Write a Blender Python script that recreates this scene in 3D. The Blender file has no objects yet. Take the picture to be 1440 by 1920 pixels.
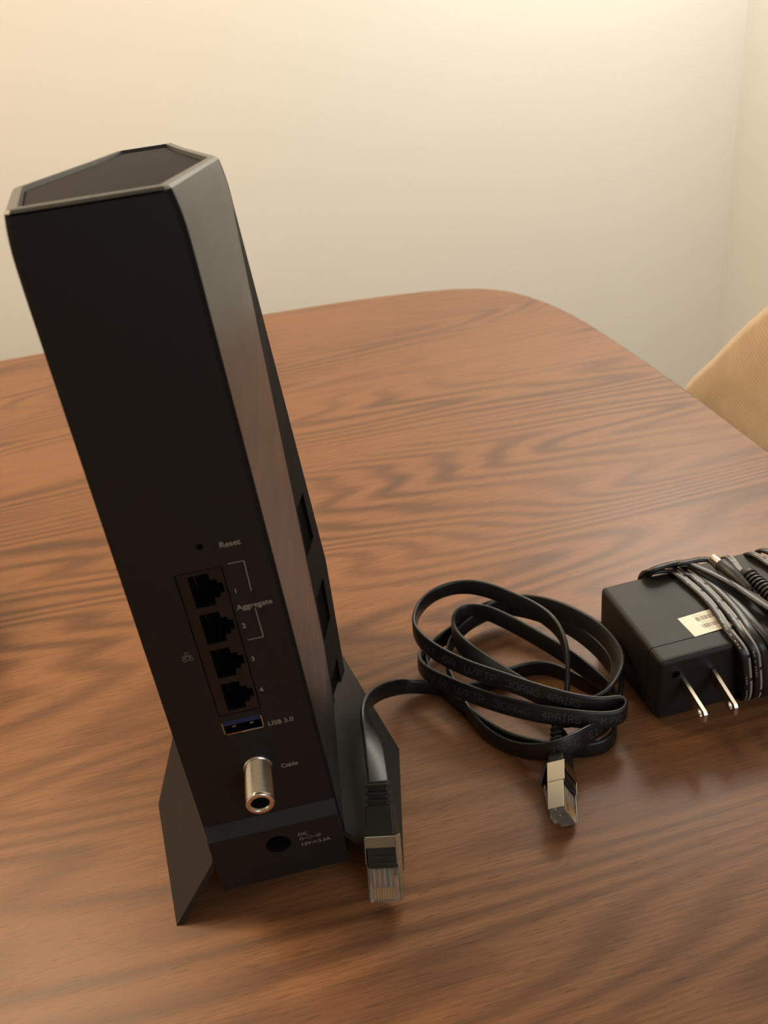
import bpy, bmesh, math, random
from mathutils import Vector, Matrix
PI = math.pi
SC = bpy.context.scene
COL = SC.collection
K = 0.001                                   # everything below is written in millimetres
# ------------------------------------------------------------------ camera
F_PX = 1523.47
CAM = Vector((34.303, -202.048, 281.902))
PITCH, ROLL, YAW = math.radians(31.58), math.radians(8.10), math.radians(6.28)
_f = Vector((math.sin(YAW) * math.cos(PITCH), math.cos(YAW) * math.cos(PITCH), -math.sin(PITCH)))
_r0 = Vector((math.cos(YAW), -math.sin(YAW), 0)); _d0 = _f.cross(_r0)
RIGHT = math.cos(ROLL) * _r0 + math.sin(ROLL) * _d0
DOWN = -math.sin(ROLL) * _r0 + math.cos(ROLL) * _d0
FWD = _f
cam_data = bpy.data.cameras.new('camera'); cam = bpy.data.objects.new('camera', cam_data); COL.objects.link(cam)
m = Matrix((RIGHT, -DOWN, -FWD)).transposed().to_4x4(); m.translation = CAM * K
cam.matrix_world = m
cam_data.sensor_fit = 'VERTICAL'; cam_data.sensor_height = 36; cam_data.sensor_width = 27
cam_data.lens = F_PX / 1920 * 36
cam_data.clip_start = 0.01
cam_data.dof.use_dof = True; cam_data.dof.focus_distance = 0.325; cam_data.dof.aperture_fstop = 19
SC.camera = cam
# ------------------------------------------------------------------ world, lights, exposure
w = bpy.data.worlds.new('world'); SC.world = w; w.use_nodes = True
w.node_tree.nodes['Background'].inputs[0].default_value = (1.0, 0.92, 0.82, 1)
w.node_tree.nodes['Background'].inputs[1].default_value = 0.55
def area(name, loc, target, size, power, colour, shape='DISK'):
    d = bpy.data.lights.new(name, 'AREA'); d.shape = shape; d.size = size; d.energy = power; d.color = colour
    if shape == 'RECTANGLE': d.size_y = size * 1.3
    o = bpy.data.objects.new(name, d); COL.objects.link(o)
    o.location = Vector(loc) * K
    o.rotation_euler = (Vector(target) - Vector(loc)).to_track_quat('-Z', 'Y').to_euler()
    return o
pd = bpy.data.lights.new('pendant_lamp', 'POINT'); pd.energy = 16.0; pd.color = (1.0, .72, .45); pd.shadow_soft_size = .20
po = bpy.data.objects.new('pendant_lamp', pd); COL.objects.link(po); po.location = Vector((-470, 430, 830)) * K
qd = bpy.data.lights.new('wall_wash_lamp', 'POINT'); qd.energy = 14.0; qd.color = (1.0, .95, .86); qd.shadow_soft_size = .16  # unseen lamp added to brighten the wall from the right
qo = bpy.data.objects.new('wall_wash_lamp', qd); COL.objects.link(qo); qo.location = Vector((800, 1080, 1050)) * K
area('side_window', (900, -1500, 1000), (500, 1500, 300), 1.0, 6.0, (0.85, 0.92, 1.0), 'RECTANGLE')
SC.view_settings.view_transform = 'Standard'; SC.view_settings.look = 'None'
SC.view_settings.gamma = 1; SC.view_settings.use_curve_mapping = False
SC.view_settings.exposure = 0.96

# ------------------------------------------------------------------ helpers
def ray(u, v):
    return RIGHT * ((u - 720) / F_PX) + DOWN * ((v - 960) / F_PX) + FWD
def at(u, v, z=None, y=None, x=None):
    """the place whose picture position is (u, v) at the given height / depth"""
    d = ray(u, v)
    if z is not None: t = (z - CAM.z) / d.z
    elif y is not None: t = (y - CAM.y) / d.y
    else: t = (x - CAM.x) / d.x
    return CAM + d * t
def px(P):
    q = Vector(P) - CAM; z = q.dot(FWD)
    return 720 + F_PX * q.dot(RIGHT) / z, 960 + F_PX * q.dot(DOWN) / z

def mat(name, colour=(.5, .5, .5), rough=.5, metal=0., **kw):
    m = bpy.data.materials.new(name); m.use_nodes = True
    b = m.node_tree.nodes['Principled BSDF']
    b.inputs['Base Color'].default_value = (*colour, 1); b.inputs['Roughness'].default_value = rough
    b.inputs['Metallic'].default_value = metal
    for k, v in kw.items(): b.inputs[k.replace('_', ' ')].default_value = v
    return m
def nodes(m):
    nt = m.node_tree
    def N(t, **kw):
        n = nt.nodes.new(t)
        for k, v in kw.items():
            if k.startswith('i_'):
                key = k[2:]; key = int(key) if key.isdigit() else key.replace('_', ' ')
                n.inputs[key].default_value = v
            else: setattr(n, k, v)
        return n
    return nt, N, nt.links.new, nt.nodes['Principled BSDF']
def grainy(m, scale=2500, strength=.15, var=.12):
    """fine moulded-plastic texture: tiny relief and slight roughness change"""
    nt, N, L, b = nodes(m)
    tc = N('ShaderNodeTexCoord'); n = N('ShaderNodeTexNoise', i_Scale=scale, i_Detail=2.0); L(tc.outputs['Object'], n.inputs['Vector'])
    bp = N('ShaderNodeBump', i_Strength=strength, i_Distance=0.0002); L(n.outputs['Fac'], bp.inputs['Height']); L(bp.outputs[0], b.inputs['Normal'])
    n2 = N('ShaderNodeTexNoise', i_Scale=45.0, i_Detail=3.0); L(tc.outputs['Object'], n2.inputs['Vector'])
    r = b.inputs['Roughness'].default_value
    mr = N('ShaderNodeMapRange'); mr.inputs['To Min'].default_value = r - var / 2; mr.inputs['To Max'].default_value = r + var / 2
    L(n2.outputs['Fac'], mr.inputs['Value']); L(mr.outputs[0], b.inputs['Roughness'])
    return m

M = {}
M['shell'] = grainy(mat('matt_black_plastic', (.012, .011, .0105), .30), strength=.03)
M['panel'] = grainy(mat('matt_black_panel', (.0095, .0075, .006), .58, Specular_IOR_Level=.42))
M['rim'] = mat('satin_rim_plastic', (.035, .033, .030), .34)
M['grille'] = grainy(mat('dark_grille_plastic', (.015, .0125, .0105), .75, Specular_IOR_Level=.25))
M['foot'] = grainy(mat('foot_plastic', (.013, .011, .009), .50))
M['slot'] = mat('dark_cavity', (.004, .0035, .003), .9, Specular_IOR_Level=.05)  # near-black so openings look shaded; their shade is put into this colour
M['vent'] = grainy(mat('rough_vent_plastic', (.009, .0075, .006), .8, Specular_IOR_Level=.2))
M['port'] = grainy(mat('port_plastic', (.009, .008, .007), .38))
M['print'] = mat('grey_print', (.30, .26, .21), .6)
M['nickel'] = mat('nickel_thread', (.78, .72, .62), .24, 1.0)
M['shield'] = mat('plug_shield', (.52, .49, .41), .20, 1.0)
M['steel'] = mat('blade_metal', (.72, .66, .58), .28, 1.0)
M['gold'] = mat('gold_contact', (.92, .68, .34), .22, 1.0)
M['blue'] = mat('blue_tongue', (.008, .022, .085), .4)
M['jacket'] = grainy(mat('cable_jacket', (.010, .0095, .009), .40), 1800, .08)
M['boot'] = grainy(mat('boot_rubber', (.013, .0115, .0095), .45))
M['jprint'] = mat('cable_print', (.075, .07, .062), .5)
M['cord'] = grainy(mat('cord_vinyl', (.015, .0135, .012), .36), 1800, .06)
M['stripe'] = mat('cord_stripe', (.34, .32, .30), .5)
M['brick'] = grainy(mat('adapter_plastic', (.016, .013, .011), .52, Specular_IOR_Level=.35), 3200, .35)
M['label'] = mat('label_paper', (.93, .89, .72), .6)
M['ink'] = mat('label_ink', (.10, .05, .03), .6)
M['clear'] = mat('clear_polycarbonate', (.92, .89, .82), .12, 0., IOR=1.45, Transmission_Weight=.90)
for k_, c_ in dict(orange=(.55, .22, .08), green=(.10, .25, .14), white=(.6, .55, .45)).items(): M['wire_' + k_] = mat('wire_' + k_, c_, .5)

def wood():
    m = mat('walnut_veneer', rough=.36, Specular_IOR_Level=.32); nt, N, L, b = nodes(m)
    tc = N('ShaderNodeTexCoord')
    rot = N('ShaderNodeMapping'); rot.inputs['Rotation'].default_value = (0, 0, math.radians(-2)); L(tc.outputs['Object'], rot.inputs['Vector'])
    def stretched(sx, sy, off=(0, 0, 0)):
        mp = N('ShaderNodeMapping'); mp.inputs['Scale'].default_value = (sx, sy, 1); mp.inputs['Location'].default_value = off
        L(rot.outputs[0], mp.inputs['Vector']); return mp.outputs[0]
    def math_(op, a, bb=None, c=None):
        n = N('ShaderNodeMath', operation=op)
        for i, v in enumerate((a, bb, c)):
            if v is None: continue
            if isinstance(v, (int, float)): n.inputs[i].default_value = v
            else: L(v, n.inputs[i])
        return n.outputs[0]
    big = N('ShaderNodeTexNoise', i_Scale=1.0, i_Detail=2.0, i_Roughness=.42); L(stretched(1.2, 8.5, (3.1, 1.7, 0)), big.inputs['Vector'])
    # growth rings: contour lines of a long smooth field, broken by a finer one
    wob = N('ShaderNodeTexNoise', i_Scale=1.0, i_Detail=3.0, i_Roughness=.55); L(stretched(5, 50, (1, 5, 0)), wob.inputs['Vector'])
    sep = N('ShaderNodeSeparateXYZ'); L(rot.outputs[0], sep.inputs[0])
    field = math_('ADD', math_('MULTIPLY', big.outputs['Fac'], 190.0), math_('MULTIPLY', sep.outputs['Y'], 330.0))
    field = math_('ADD', field, math_('MULTIPLY', wob.outputs['Fac'], 4.0))
    ring = math_('MULTIPLY_ADD', math_('SINE', field), .5, .5)
    ring = math_('POWER', ring, 1.5)
    patch = N('ShaderNodeTexNoise', i_Scale=1.0, i_Detail=2.0); L(stretched(3.5, 14, (7, 2, 0)), patch.inputs['Vector'])
    pr = N('ShaderNodeMapRange'); L(patch.outputs['Fac'], pr.inputs['Value']); pr.inputs['From Min'].default_value = .34; pr.inputs['From Max'].default_value = .62
    pr.inputs['To Min'].default_value = .12; pr.inputs['To Max'].default_value = 1.0
    ringm = math_('MULTIPLY', ring, pr.outputs[0])
    fib = N('ShaderNodeTexNoise', i_Scale=1.0, i_Detail=4.0, i_Roughness=.65); L(stretched(38, 1100), fib.inputs['Vector'])
    tone = N('ShaderNodeTexNoise', i_Scale=1.0, i_Detail=1.0); L(stretched(1.6, 7, (0, 9, 0)), tone.inputs['Vector'])
    ramp = N('ShaderNodeValToRGB'); e = ramp.color_ramp.elements
    e[0].position = 0; e[0].color = WOOD_LIGHT; e[1].position = 1; e[1].color = WOOD_DARK
    x = e.new(.5); x.color = WOOD_MID
    L(math_('MULTIPLY_ADD', ringm, .80, math_('MULTIPLY_ADD', tone.outputs['Fac'], .55, -.16)), ramp.inputs[0])
    fr = N('ShaderNodeMapRange'); L(fib.outputs['Fac'], fr.inputs['Value']); fr.inputs['From Min'].default_value = .3; fr.inputs['From Max'].default_value = .7
    fr.inputs['To Min'].default_value = .74; fr.inputs['To Max'].default_value = 1.16
    pore = N('ShaderNodeTexNoise', i_Scale=1.0, i_Detail=1.0); L(stretched(110, 2300, (4, 4, 0)), pore.inputs['Vector'])
    po_ = N('ShaderNodeMapRange'); L(pore.outputs['Fac'], po_.inputs['Value']); po_.inputs['From Min'].default_value = .62; po_.inputs['From Max'].default_value = .70
    po_.inputs['To Min'].default_value = 1.0; po_.inputs['To Max'].default_value = .62
    mx = N('ShaderNodeMix', data_type='RGBA', blend_type='MULTIPLY'); mx.inputs[0].default_value = 1
    L(ramp.outputs[0], mx.inputs[6]); L(math_('MULTIPLY', fr.outputs[0], po_.outputs[0]), mx.inputs[7]); L(mx.outputs[2], b.inputs['Base Color'])
    bp = N('ShaderNodeBump', i_Strength=.10, i_Distance=.0003); L(fib.outputs['Fac'], bp.inputs['Height']); L(bp.outputs[0], b.inputs['Normal'])
    rr = N('ShaderNodeMapRange'); L(fib.outputs['Fac'], rr.inputs['Value']); rr.inputs['To Min'].default_value = .30; rr.inputs['To Max'].default_value = .46
    L(rr.outputs[0], b.inputs['Roughness'])
    return m
WOOD_LIGHT = (.255, .112, .045, 1); WOOD_MID = (.180, .076, .031, 1); WOOD_DARK = (.108, .048, .022, 1)
M['wood'] = wood()
def paint(name, c):
    m = mat(name, c, .85); nt, N, L, b = nodes(m)
    tc = N('ShaderNodeTexCoord'); n = N('ShaderNodeTexNoise', i_Scale=260.0, i_Detail=3.0); L(tc.outputs['Object'], n.inputs['Vector'])
    bp = N('ShaderNodeBump', i_Strength=.12, i_Distance=.0006); L(n.outputs['Fac'], bp.inputs['Height']); L(bp.outputs[0], b.inputs['Normal'])
    return m
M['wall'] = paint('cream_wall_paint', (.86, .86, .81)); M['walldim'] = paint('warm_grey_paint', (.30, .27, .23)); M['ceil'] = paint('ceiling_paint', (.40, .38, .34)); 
M['floor'] = mat('floor_covering', (.22, .15, .10), .6)
def fabric():
    m = mat('beige_twill', (.56, .40, .24), .9, Sheen_Weight=.3); nt, N, L, b = nodes(m)
    tc = N('ShaderNodeTexCoord'); mp = N('ShaderNodeMapping'); mp.inputs['Rotation'].default_value = (math.radians(-32), 0, 0); L(tc.outputs['Object'], mp.inputs['Vector'])
    wv = N('ShaderNodeTexWave', wave_type='BANDS', bands_direction='Z', i_Scale=88.0, i_Distortion=1.2); wv.inputs['Detail Scale'].default_value = 3; L(mp.outputs[0], wv.inputs['Vector'])
    n = N('ShaderNodeTexNoise', i_Scale=28.0, i_Detail=4.0); L(tc.outputs['Object'], n.inputs['Vector'])
    cr = N('ShaderNodeValToRGB'); e = cr.color_ramp.elements; e[0].color = (.52, .39, .245, 1); e[1].color = (.70, .54, .36, 1)
    mm = N('ShaderNodeMath', operation='MULTIPLY_ADD'); mm.inputs[1].default_value = .28; L(wv.outputs['Fac'], mm.inputs[0]); L(n.outputs['Fac'], mm.inputs[2])
    L(mm.outputs[0], cr.inputs[0]); e[0].position = .3; e[1].position = .9
    L(cr.outputs[0], b.inputs['Base Color'])
    bp = N('ShaderNodeBump', i_Strength=.5, i_Distance=.0006); L(wv.outputs['Fac'], bp.inputs['Height']); L(bp.outputs[0], b.inputs['Normal'])
    return m
M['fabric'] = fabric()

def tag(o, label=None, cat=None, group=None, kind=None):
    if label: o['label'] = label
    if cat: o['category'] = cat
    if group: o['group'] = group
    if kind: o['kind'] = kind
    return o
def empty(name, loc_mm, label, cat):
    o = bpy.data.objects.new(name, None); o.empty_display_size = .01; COL.objects.link(o); o.location = Vector(loc_mm) * K
    return tag(o, label, cat)
def mesh_obj(name, verts, faces, material, parent=None, smooth=False, mats=None, idx=None):
    """verts are world millimetres; the object sits at its parent's place"""
    base = Vector((0, 0, 0))
    q = parent
    while q is not None: base += q.location / K; q = q.parent
    me = bpy.data.meshes.new(name)
    me.from_pydata([tuple((Vector(v) - base) * K) for v in verts], [], faces)
    me.materials.append(material)
    for x in (mats or []): me.materials.append(x)
    if idx:
        for i, f in enumerate(me.polygons): f.material_index = idx[i]
    if smooth:
        for f in me.polygons: f.use_smooth = True
    bm = bmesh.new(); bm.from_mesh(me); bmesh.ops.recalc_face_normals(bm, faces=bm.faces); bm.to_mesh(me); bm.free()
    o = bpy.data.objects.new(name, me); COL.objects.link(o); o.parent = parent
    return o
def bevel(o, width, seg=2, angle=35):
    md = o.modifiers.new('bevel', 'BEVEL'); md.width = width * K; md.segments = seg; md.limit_method = 'ANGLE'; md.angle_limit = math.radians(angle)
    md.harden_normals = False
    return o
class G:
    """a growing list of vertices and faces"""
    def __init__(s): s.v = []; s.f = []; s.i = []; s.mi = 0
    def add(s, vs, fs):
        b = len(s.v); s.v += [Vector(x) for x in vs]; s.f += [tuple(b + j for j in f) for f in fs]; s.i += [s.mi] * len(fs)
    def box(s, lo, hi, fr=None):
        c = [(x, y, z) for x in (lo[0], hi[0]) for y in (lo[1], hi[1]) for z in (lo[2], hi[2])]
        if fr: c = [fr(p) for p in c]
        s.add(c, [(0, 1, 3, 2), (4, 6, 7, 5), (0, 4, 5, 1), (2, 3, 7, 6), (0, 2, 6, 4), (1, 5, 7, 3)])
    def lathe(s, prof, fr, n=32, cap0=False, cap1=False):
        """prof: (radius, distance along local z)"""
        vs = [fr((r * math.cos(2 * PI * i / n), r * math.sin(2 * PI * i / n), h)) for r, h in prof for i in range(n)]
        fs = [(j * n + i, j * n + (i + 1) % n, (j + 1) * n + (i + 1) % n, (j + 1) * n + i) for j in range(len(prof) - 1) for i in range(n)]
        if cap0: fs.append(tuple(range(n)))
        if cap1: fs.append(tuple((len(prof) - 1) * n + i for i in range(n)))
        s.add(vs, fs)
    def sweep(s, rings, closed=True, caps=True):
        n = len(rings[0]); vs = [v for r in rings for v in r]
        fs = [(j * n + i, j * n + (i + 1) % n, (j + 1) * n + (i + 1) % n, (j + 1) * n + i) for j in range(len(rings) - 1) for i in range(n)]
        if caps: fs += [tuple(range(n)), tuple((len(rings) - 1) * n + i for i in range(n))]
        s.add(vs, fs)
    def poly_prism(s, pts, d):
        n = len(pts); d = Vector(d); vs = [Vector(p) for p in pts] + [Vector(p) + d for p in pts]
        s.add(vs, [tuple(range(n)), tuple(range(2 * n - 1, n - 1, -1))] + [(i, (i + 1) % n, n + (i + 1) % n, n + i) for i in range(n)])
    def obj(s, name, material, parent=None, smooth=False, mats=None):
        return mesh_obj(name, s.v, s.f, material, parent, smooth, mats, s.i if mats else None)
def frame(o, x, y, z):
    o, x, y, z = map(Vector, (o, x, y, z))
    return lambda p: o + x * p[0] + y * p[1] + z * p[2]
def plate(outer, holes, thick):
    """flat plate with real holes, filled by a temporary 2D curve; returns verts, faces in the xy plane (mm)"""
    cu = bpy.data.curves.new('tmp', 'CURVE'); cu.dimensions = '2D'; cu.fill_mode = 'BOTH'; cu.extrude = thick / 2
    for loop in [outer] + holes:
        sp = cu.splines.new('POLY'); sp.points.add(len(loop) - 1); sp.use_cyclic_u = True
        for p, q in zip(sp.points, loop): p.co = (q[0], q[1], 0, 1)
    ob = bpy.data.objects.new('tmp', cu); COL.objects.link(ob)
    me = bpy.data.meshes.new_from_object(ob.evaluated_get(bpy.context.evaluated_depsgraph_get()))
    vs = [v.co.copy() for v in me.vertices]; fs = [tuple(p.vertices) for p in me.polygons]
    bpy.data.objects.remove(ob); bpy.data.curves.remove(cu); bpy.data.meshes.remove(me)
    return vs, fs
def text_mesh(body, size, fr, thick=.03, stretch=1.0):
    cu = bpy.data.curves.new('tmp', 'FONT'); cu.body = body; cu.size = 1.0; cu.extrude = 0
    cu.resolution_u = 3; cu.offset = .012
    ob = bpy.data.objects.new('tmp', cu); COL.objects.link(ob)
    me = bpy.data.meshes.new_from_object(ob.evaluated_get(bpy.context.evaluated_depsgraph_get()))
    vs = [fr((v.co.x * size * stretch, v.co.y * size, thick)) for v in me.vertices]; fs = [tuple(p.vertices) for p in me.polygons]
    bpy.data.objects.remove(ob); bpy.data.curves.remove(cu); bpy.data.meshes.remove(me)
    return vs, fs
def lerp(a, b, t): return a + (b - a) * t

# ------------------------------------------------------------------ the room
WY = 1500.0; WX = at(1372, 330, y=WY).x; FZ = -750.0; CZ = 1700.0
def struct(name, g, m, p=None):
    o = g.obj(name, m, p); tag(o, kind='structure'); return o
g = G(); g.box((-1900, WY, FZ), (WX + 80, WY + 80, CZ)); struct('wall_back', g, M['wall'])
g = G(); g.box((WX, 330, FZ), (WX + 80, WY, CZ)); struct('wall_right', g, M['wall'])
g = G(); g.box((-1900, -1800, FZ - 40), (3200, WY + 80, FZ)); struct('floor', g, M['floor'])
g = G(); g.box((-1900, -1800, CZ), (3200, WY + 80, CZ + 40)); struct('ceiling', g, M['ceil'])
g = G(); g.box((-1980, -1800, FZ), (-1900, WY + 80, CZ)); struct('wall_left', g, M['wall'])
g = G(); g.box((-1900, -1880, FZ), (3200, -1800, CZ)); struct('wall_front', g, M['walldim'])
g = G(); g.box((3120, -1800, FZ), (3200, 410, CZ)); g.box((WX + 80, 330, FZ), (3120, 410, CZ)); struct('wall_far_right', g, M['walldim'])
g = G(); g.box((-1900, WY - 14, FZ), (WX, WY, FZ + 90)); struct('baseboard_back', g, M['wall'])

# ------------------------------------------------------------------ dining table
table = empty('dining_table', (0, 200, FZ), 'walnut veneered dining table with rounded corners, carrying the modem and cables', 'table')
half = [(345.5, -300), (345.5, 100), (345.3, 234), (345, 335), (343.8, 383), (342, 434), (337.4, 525), (330, 577), (318, 624), (304.5, 656), (291, 674), (276, 688), (249, 703), (205, 715), (159, 723), (97, 729), (31, 732)]
cx_t = -230.0
yc = -80.0
right_up = [p for p in half if p[1] > yc]
outline = [(345.5, -60)] + right_up[1:]
outline = outline + [(2 * cx_t - x, y) for x, y in reversed(outline)]
outline = outline + [(x, 2 * yc - y) for x, y in reversed(outline)]
# smooth it
def chaikin(P, n=2):
    for _ in range(n):
        Q = []
        for i in range(len(P)):
            a, b = P[i], P[(i + 1) % len(P)]
            Q += [(.75 * a[0] + .25 * b[0], .75 * a[1] + .25 * b[1]), (.25 * a[0] + .75 * b[0], .25 * a[1] + .75 * b[1])]
        P = Q
    return P
outline = chaikin(outline, 2)
def inset_outline(P, d):
    cx, cy = cx_t, yc
    return [(x - d * (1 if x > cx else -1) * min(1, abs(x - cx) / 100), y - d * (1 if y > cy else -1) * min(1, abs(y - cy) / 100)) for x, y in P]
g = G(); rings = []
for d, z in ((1.6, 0), (.5, -.5), (0, -1.8), (0, -9), (14, -24), (60, -25)):
    rings.append([Vector((x, y, z)) for x, y in inset_outline(outline, d)])
g.sweep(rings)
top = g.obj('tabletop', M['wood'], table); 
for f in top.data.polygons: f.use_smooth = len(f.vertices) == 4
for sx in (-1, 1):
    for sy in (-1, 1):
        g = G(); fr = frame((cx_t + sx * 470, yc + sy * 690, FZ), (1, 0, 0), (0, 1, 0), (-sx * .09, -sy * .09, 1))
        g.lathe([(15, 0), (16, 3), (26, 640), (29, 724.9)], fr, 24, True, True); g.obj('leg', M['wood'], table, True)
for sy in (-1, 1):
    g = G(); g.box((cx_t - 400, yc + sy * 600 - 10, -85), (cx_t + 400, yc + sy * 600 + 10, -25.1)); g.obj('apron', M['wood'], table)

# ------------------------------------------------------------------ chair beyond the right edge
chair = empty('dining_chair', (480, 250, FZ), 'beige twill upholstered dining chair at the right edge of the table', 'chair')
prof = [(262, -330), (272, -220), (270, -150), (264, -96), (243, -62), (219, -33), (202, -10), (187, 9), (160, 38), (125, 66), (82, 86), (40, 96), (0, 99)]
loop = prof + [(-a, z) for a, z in reversed(prof[:-1])]
def chair_ring(ins, x0):
    out = []
    for a, z in loop:
        s = 1 - ins / 270
        aa, zz = a * s, -120 + (z + 120) * (1 - ins / 220)
        out.append(Vector((x0 + (abs(aa) / 270) ** 2 * -28 + (zz + 120) * .10, 250 + aa, zz)))
    return out
g = G(); g.sweep([chair_ring(i, x) for i, x in ((90, 447), (40, 444.5), (14, 446), (4, 450), (0, 457), (0, 470), (5, 479), (18, 485), (60, 490))])
o = g.obj('backrest', M['fabric'], chair, True)
g = G(); g.box((220, 20, -330), (470, 480, -260)); bevel(g.obj('seat', M['fabric'], chair), 22, 4)
for sx, sy in ((240, 45), (240, 455), (455, 45), (455, 455)):
    g = G(); g.lathe([(11, 0), (16, 419.9)], frame((sx, sy, FZ), (1, 0, 0), (0, 1, 0), (0, 0, 1)), 20, True, True); g.obj('leg', M['wood'], chair, True)

# ------------------------------------------------------------------ unseen mug, added at the left for its dark reflection and shadow
mug = empty('unseen_mug', (-219, 232, 0), 'dark brown coffee mug just past the left edge, its blurred reflection on the table', 'mug')
g = G(); g.lathe([(30, 0.1), (33, .6), (36, 5), (40, 30), (41, 80), (41, 93), (39.5, 94), (38, 92), (37, 60), (33, 8), (.01, 6)], frame((-219, 232, 0), (1, 0, 0), (0, 1, 0), (0, 0, 1)), 40, True)
g.obj('body', mat('brown_glaze', (.045, .022, .012), .3), mug, True)
g = G(); hp = [Vector((-219 - 39 - 24 * math.sin(PI * i / 14), 232, 48 + 28 * math.cos(PI * i / 14))) for i in range(15)]
g.sweep([[p + (Vector((-math.sin(PI * i / 14), 0, math.cos(PI * i / 14))) * math.cos(a) * 4.5 + Vector((0, 1, 0)) * math.sin(a) * 6) for a in [2 * PI * k / 10 for k in range(10)]] for i, p in enumerate(hp)])
g.obj('handle', bpy.data.materials['brown_glaze'], mug, True)
# ------------------------------------------------------------------ the modem
modem = empty('cable_modem', (0, 60, 0), 'tall black six-sided cable modem with four ports standing on splayed feet', 'modem')
def wA(z):
    if z > 236: return 20.4 - 1.6 * ((z - 236) / 17) ** 2.6
    return lerp(25.0, 20.4, (z - 10) / 231)
def lev(z):
    """half cross-section at height z: panel edge, side edge, widest rear edge, nose edge"""
    a = wA(z)
    c = 30.9 - 1.5 * ((z - 236) / 17) ** 2.6 if z > 236 else lerp(29.2, 31.1, min(1, (z - 20) / 60)) if z < 80 else 30.7
    if z > 236: s = (c + .1, 62 + (250 - z) * .3)
    elif z > 88: t = (236 - z) / 148; s = (lerp(31.1, 38.3, t), lerp(66, 82, t))
    else: s = (lerp(36.8, 38.3, (z - 10) / 78), 82)
    n = 11.3 + (250 - z) * .035 if z > 235 else 12 + (235 - z) * .02
    return [(a - 1.3, 0), (a, 1.3), (c, 58), s, (n + 7, 118 + s[0] - 29), (n, 161)]
def zadj(y, z):      # the top face falls gently to the rear, the base is level
    return z - (y / 160.6) * 7.0 * max(0, (z - 200) / 53)
zs = [9, 45, 60, 88, 110, 140, 170, 200, 220, 230, 236, 239, 241.5, 244, 246, 248, 249.5, 251, 252.2, 253]
SLOTS = [(107, 129), (64.5, 86), (20, 42)]
zs = sorted(set(zs + [z for s in SLOTS for z in s]) - {110, 45, 88, 60}) + []
zs = sorted(set(zs + [46, 54, 88.5, 98]))
g = G()
def inset_top(P, z):
    return P
R = []
for z in zs:
    h = lev(z); 
    ring = [Vector((x, y, zadj(y, z))) for x, y in h] + [Vector((-x, y, zadj(y, z))) for x, y in reversed(h)]
    R.append(ring)
n = 12
b0 = len(g.v)
g.add([v for r in R for v in r], [])
for j in range(len(R) - 1):
    for i in range(n):
        if i == n - 1: continue                      # rear panel side stays open: the back panel covers it
        k = (i + 1) % n
        side = i in (2, 8)
        slot = any(s[0] <= zs[j] and zs[j + 1] <= s[1] for s in SLOTS)
        q = [j * n + i, j * n + k, (j + 1) * n + k, (j + 1) * n + i]
        if side and slot:
            P = [g.v[x] for x in q]
            lo, hi = (.08, .66) if i == 2 else (.34, .92)
            first = any(abs(s[0] - zs[j]) < .01 for s in SLOTS); last = any(abs(s[1] - zs[j + 1]) < .01 for s in SLOTS)
            A = P[0].lerp(P[1], lo); B = P[0].lerp(P[1], hi); C = P[3].lerp(P[2], hi); D = P[3].lerp(P[2], lo)
            nrm = (P[1] - P[0]).cross(P[3] - P[0]).normalized()
            if nrm.x * (1 if i == 2 else -1) > 0: nrm = -nrm
            dpt = nrm * 1.0
            a = len(g.v); g.v += [A, B, C, D, A + dpt, B + dpt, C + dpt, D + dpt]
            f = [(q[0], a, a + 3, q[3]), (a + 1, q[1], q[2], a + 2), (a, a + 4, a + 7, a + 3), (a + 1, a + 2, a + 6, a + 5)]
            g.f += f; g.i += [3, 3, 1, 1]
            g.f.append((a + 4, a + 5, a + 6, a + 7)); g.i.append(1)
            if first: g.f.append((a, a + 1, a + 5, a + 4)); g.i.append(1)
            if last: g.f.append((a + 3, a + 7, a + 6, a + 2)); g.i.append(1)
        else:
            g.f.append(tuple(q)); g.i.append(3 if side or i in (0, 10) else 0)
g.f.append(tuple(range(n))); g.i.append(0)
# rim: flat ring then a drop to the grille
topr = R[-1]
cen = Vector((0, 70, 250))
def shrink(ring, d, dz):
    out = []
    for i, v in enumerate(ring):
        p, q = ring[i - 1], ring[(i + 1) % len(ring)]
        e1 = (v - p); e2 = (q - v); e1.z = e2.z = 0; e1.normalize(); e2.normalize()
        n1 = Vector((-e1.y, e1.x, 0)); n2 = Vector((-e2.y, e2.x, 0)); nn = (n1 + n2).normalized()
        sc = d / max(.5, nn.dot(n1))
        out.append(v + nn * sc + Vector((0, 0, dz)))
    return out
r1 = shrink(topr, .8, .7); r2 = shrink(topr, 3.0, .8); r3 = shrink(topr, 3.3, -.9)
tt = len(g.v); g.v += r1 + r2 + r3; base = (len(R) - 1) * n
allr = [base, tt, tt + n, tt + 2 * n]
for a, b in zip(allr[:-1], allr[1:]):
    for i in range(n):
        k = (i + 1) % n; g.f.append((a + i, a + k, b + k, b + i)); g.i.append(2)
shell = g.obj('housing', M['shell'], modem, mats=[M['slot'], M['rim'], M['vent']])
# grille: a recessed plate with fine ribs
g = G()
fl = [v + Vector((0, 0, -.2)) for v in r3]
g.poly_prism(fl, (0, 0, -1.5))
def grid_span(y):
    xs = []
    for i in range(n):
        a, b = r3[i], r3[(i + 1) % n]
        if (a.y - y) * (b.y - y) <= 0 and abs(a.y - b.y) > 1e-6: xs.append(lerp(a.x, b.x, (y - a.y) / (b.y - a.y)))
    return (min(xs), max(xs)) if len(xs) > 1 else None
y = r3[0].y + 1.0
while y < 157:
    s = grid_span(y)
    if s:
        z = zadj(y, 253) - 1.1
        g.box((s[0] + .3, y, z - .1), (s[1] - .3, y + 1.1, z + .55))
    y += 2.4
g.obj('top_grille', M['grille'], modem)

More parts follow.
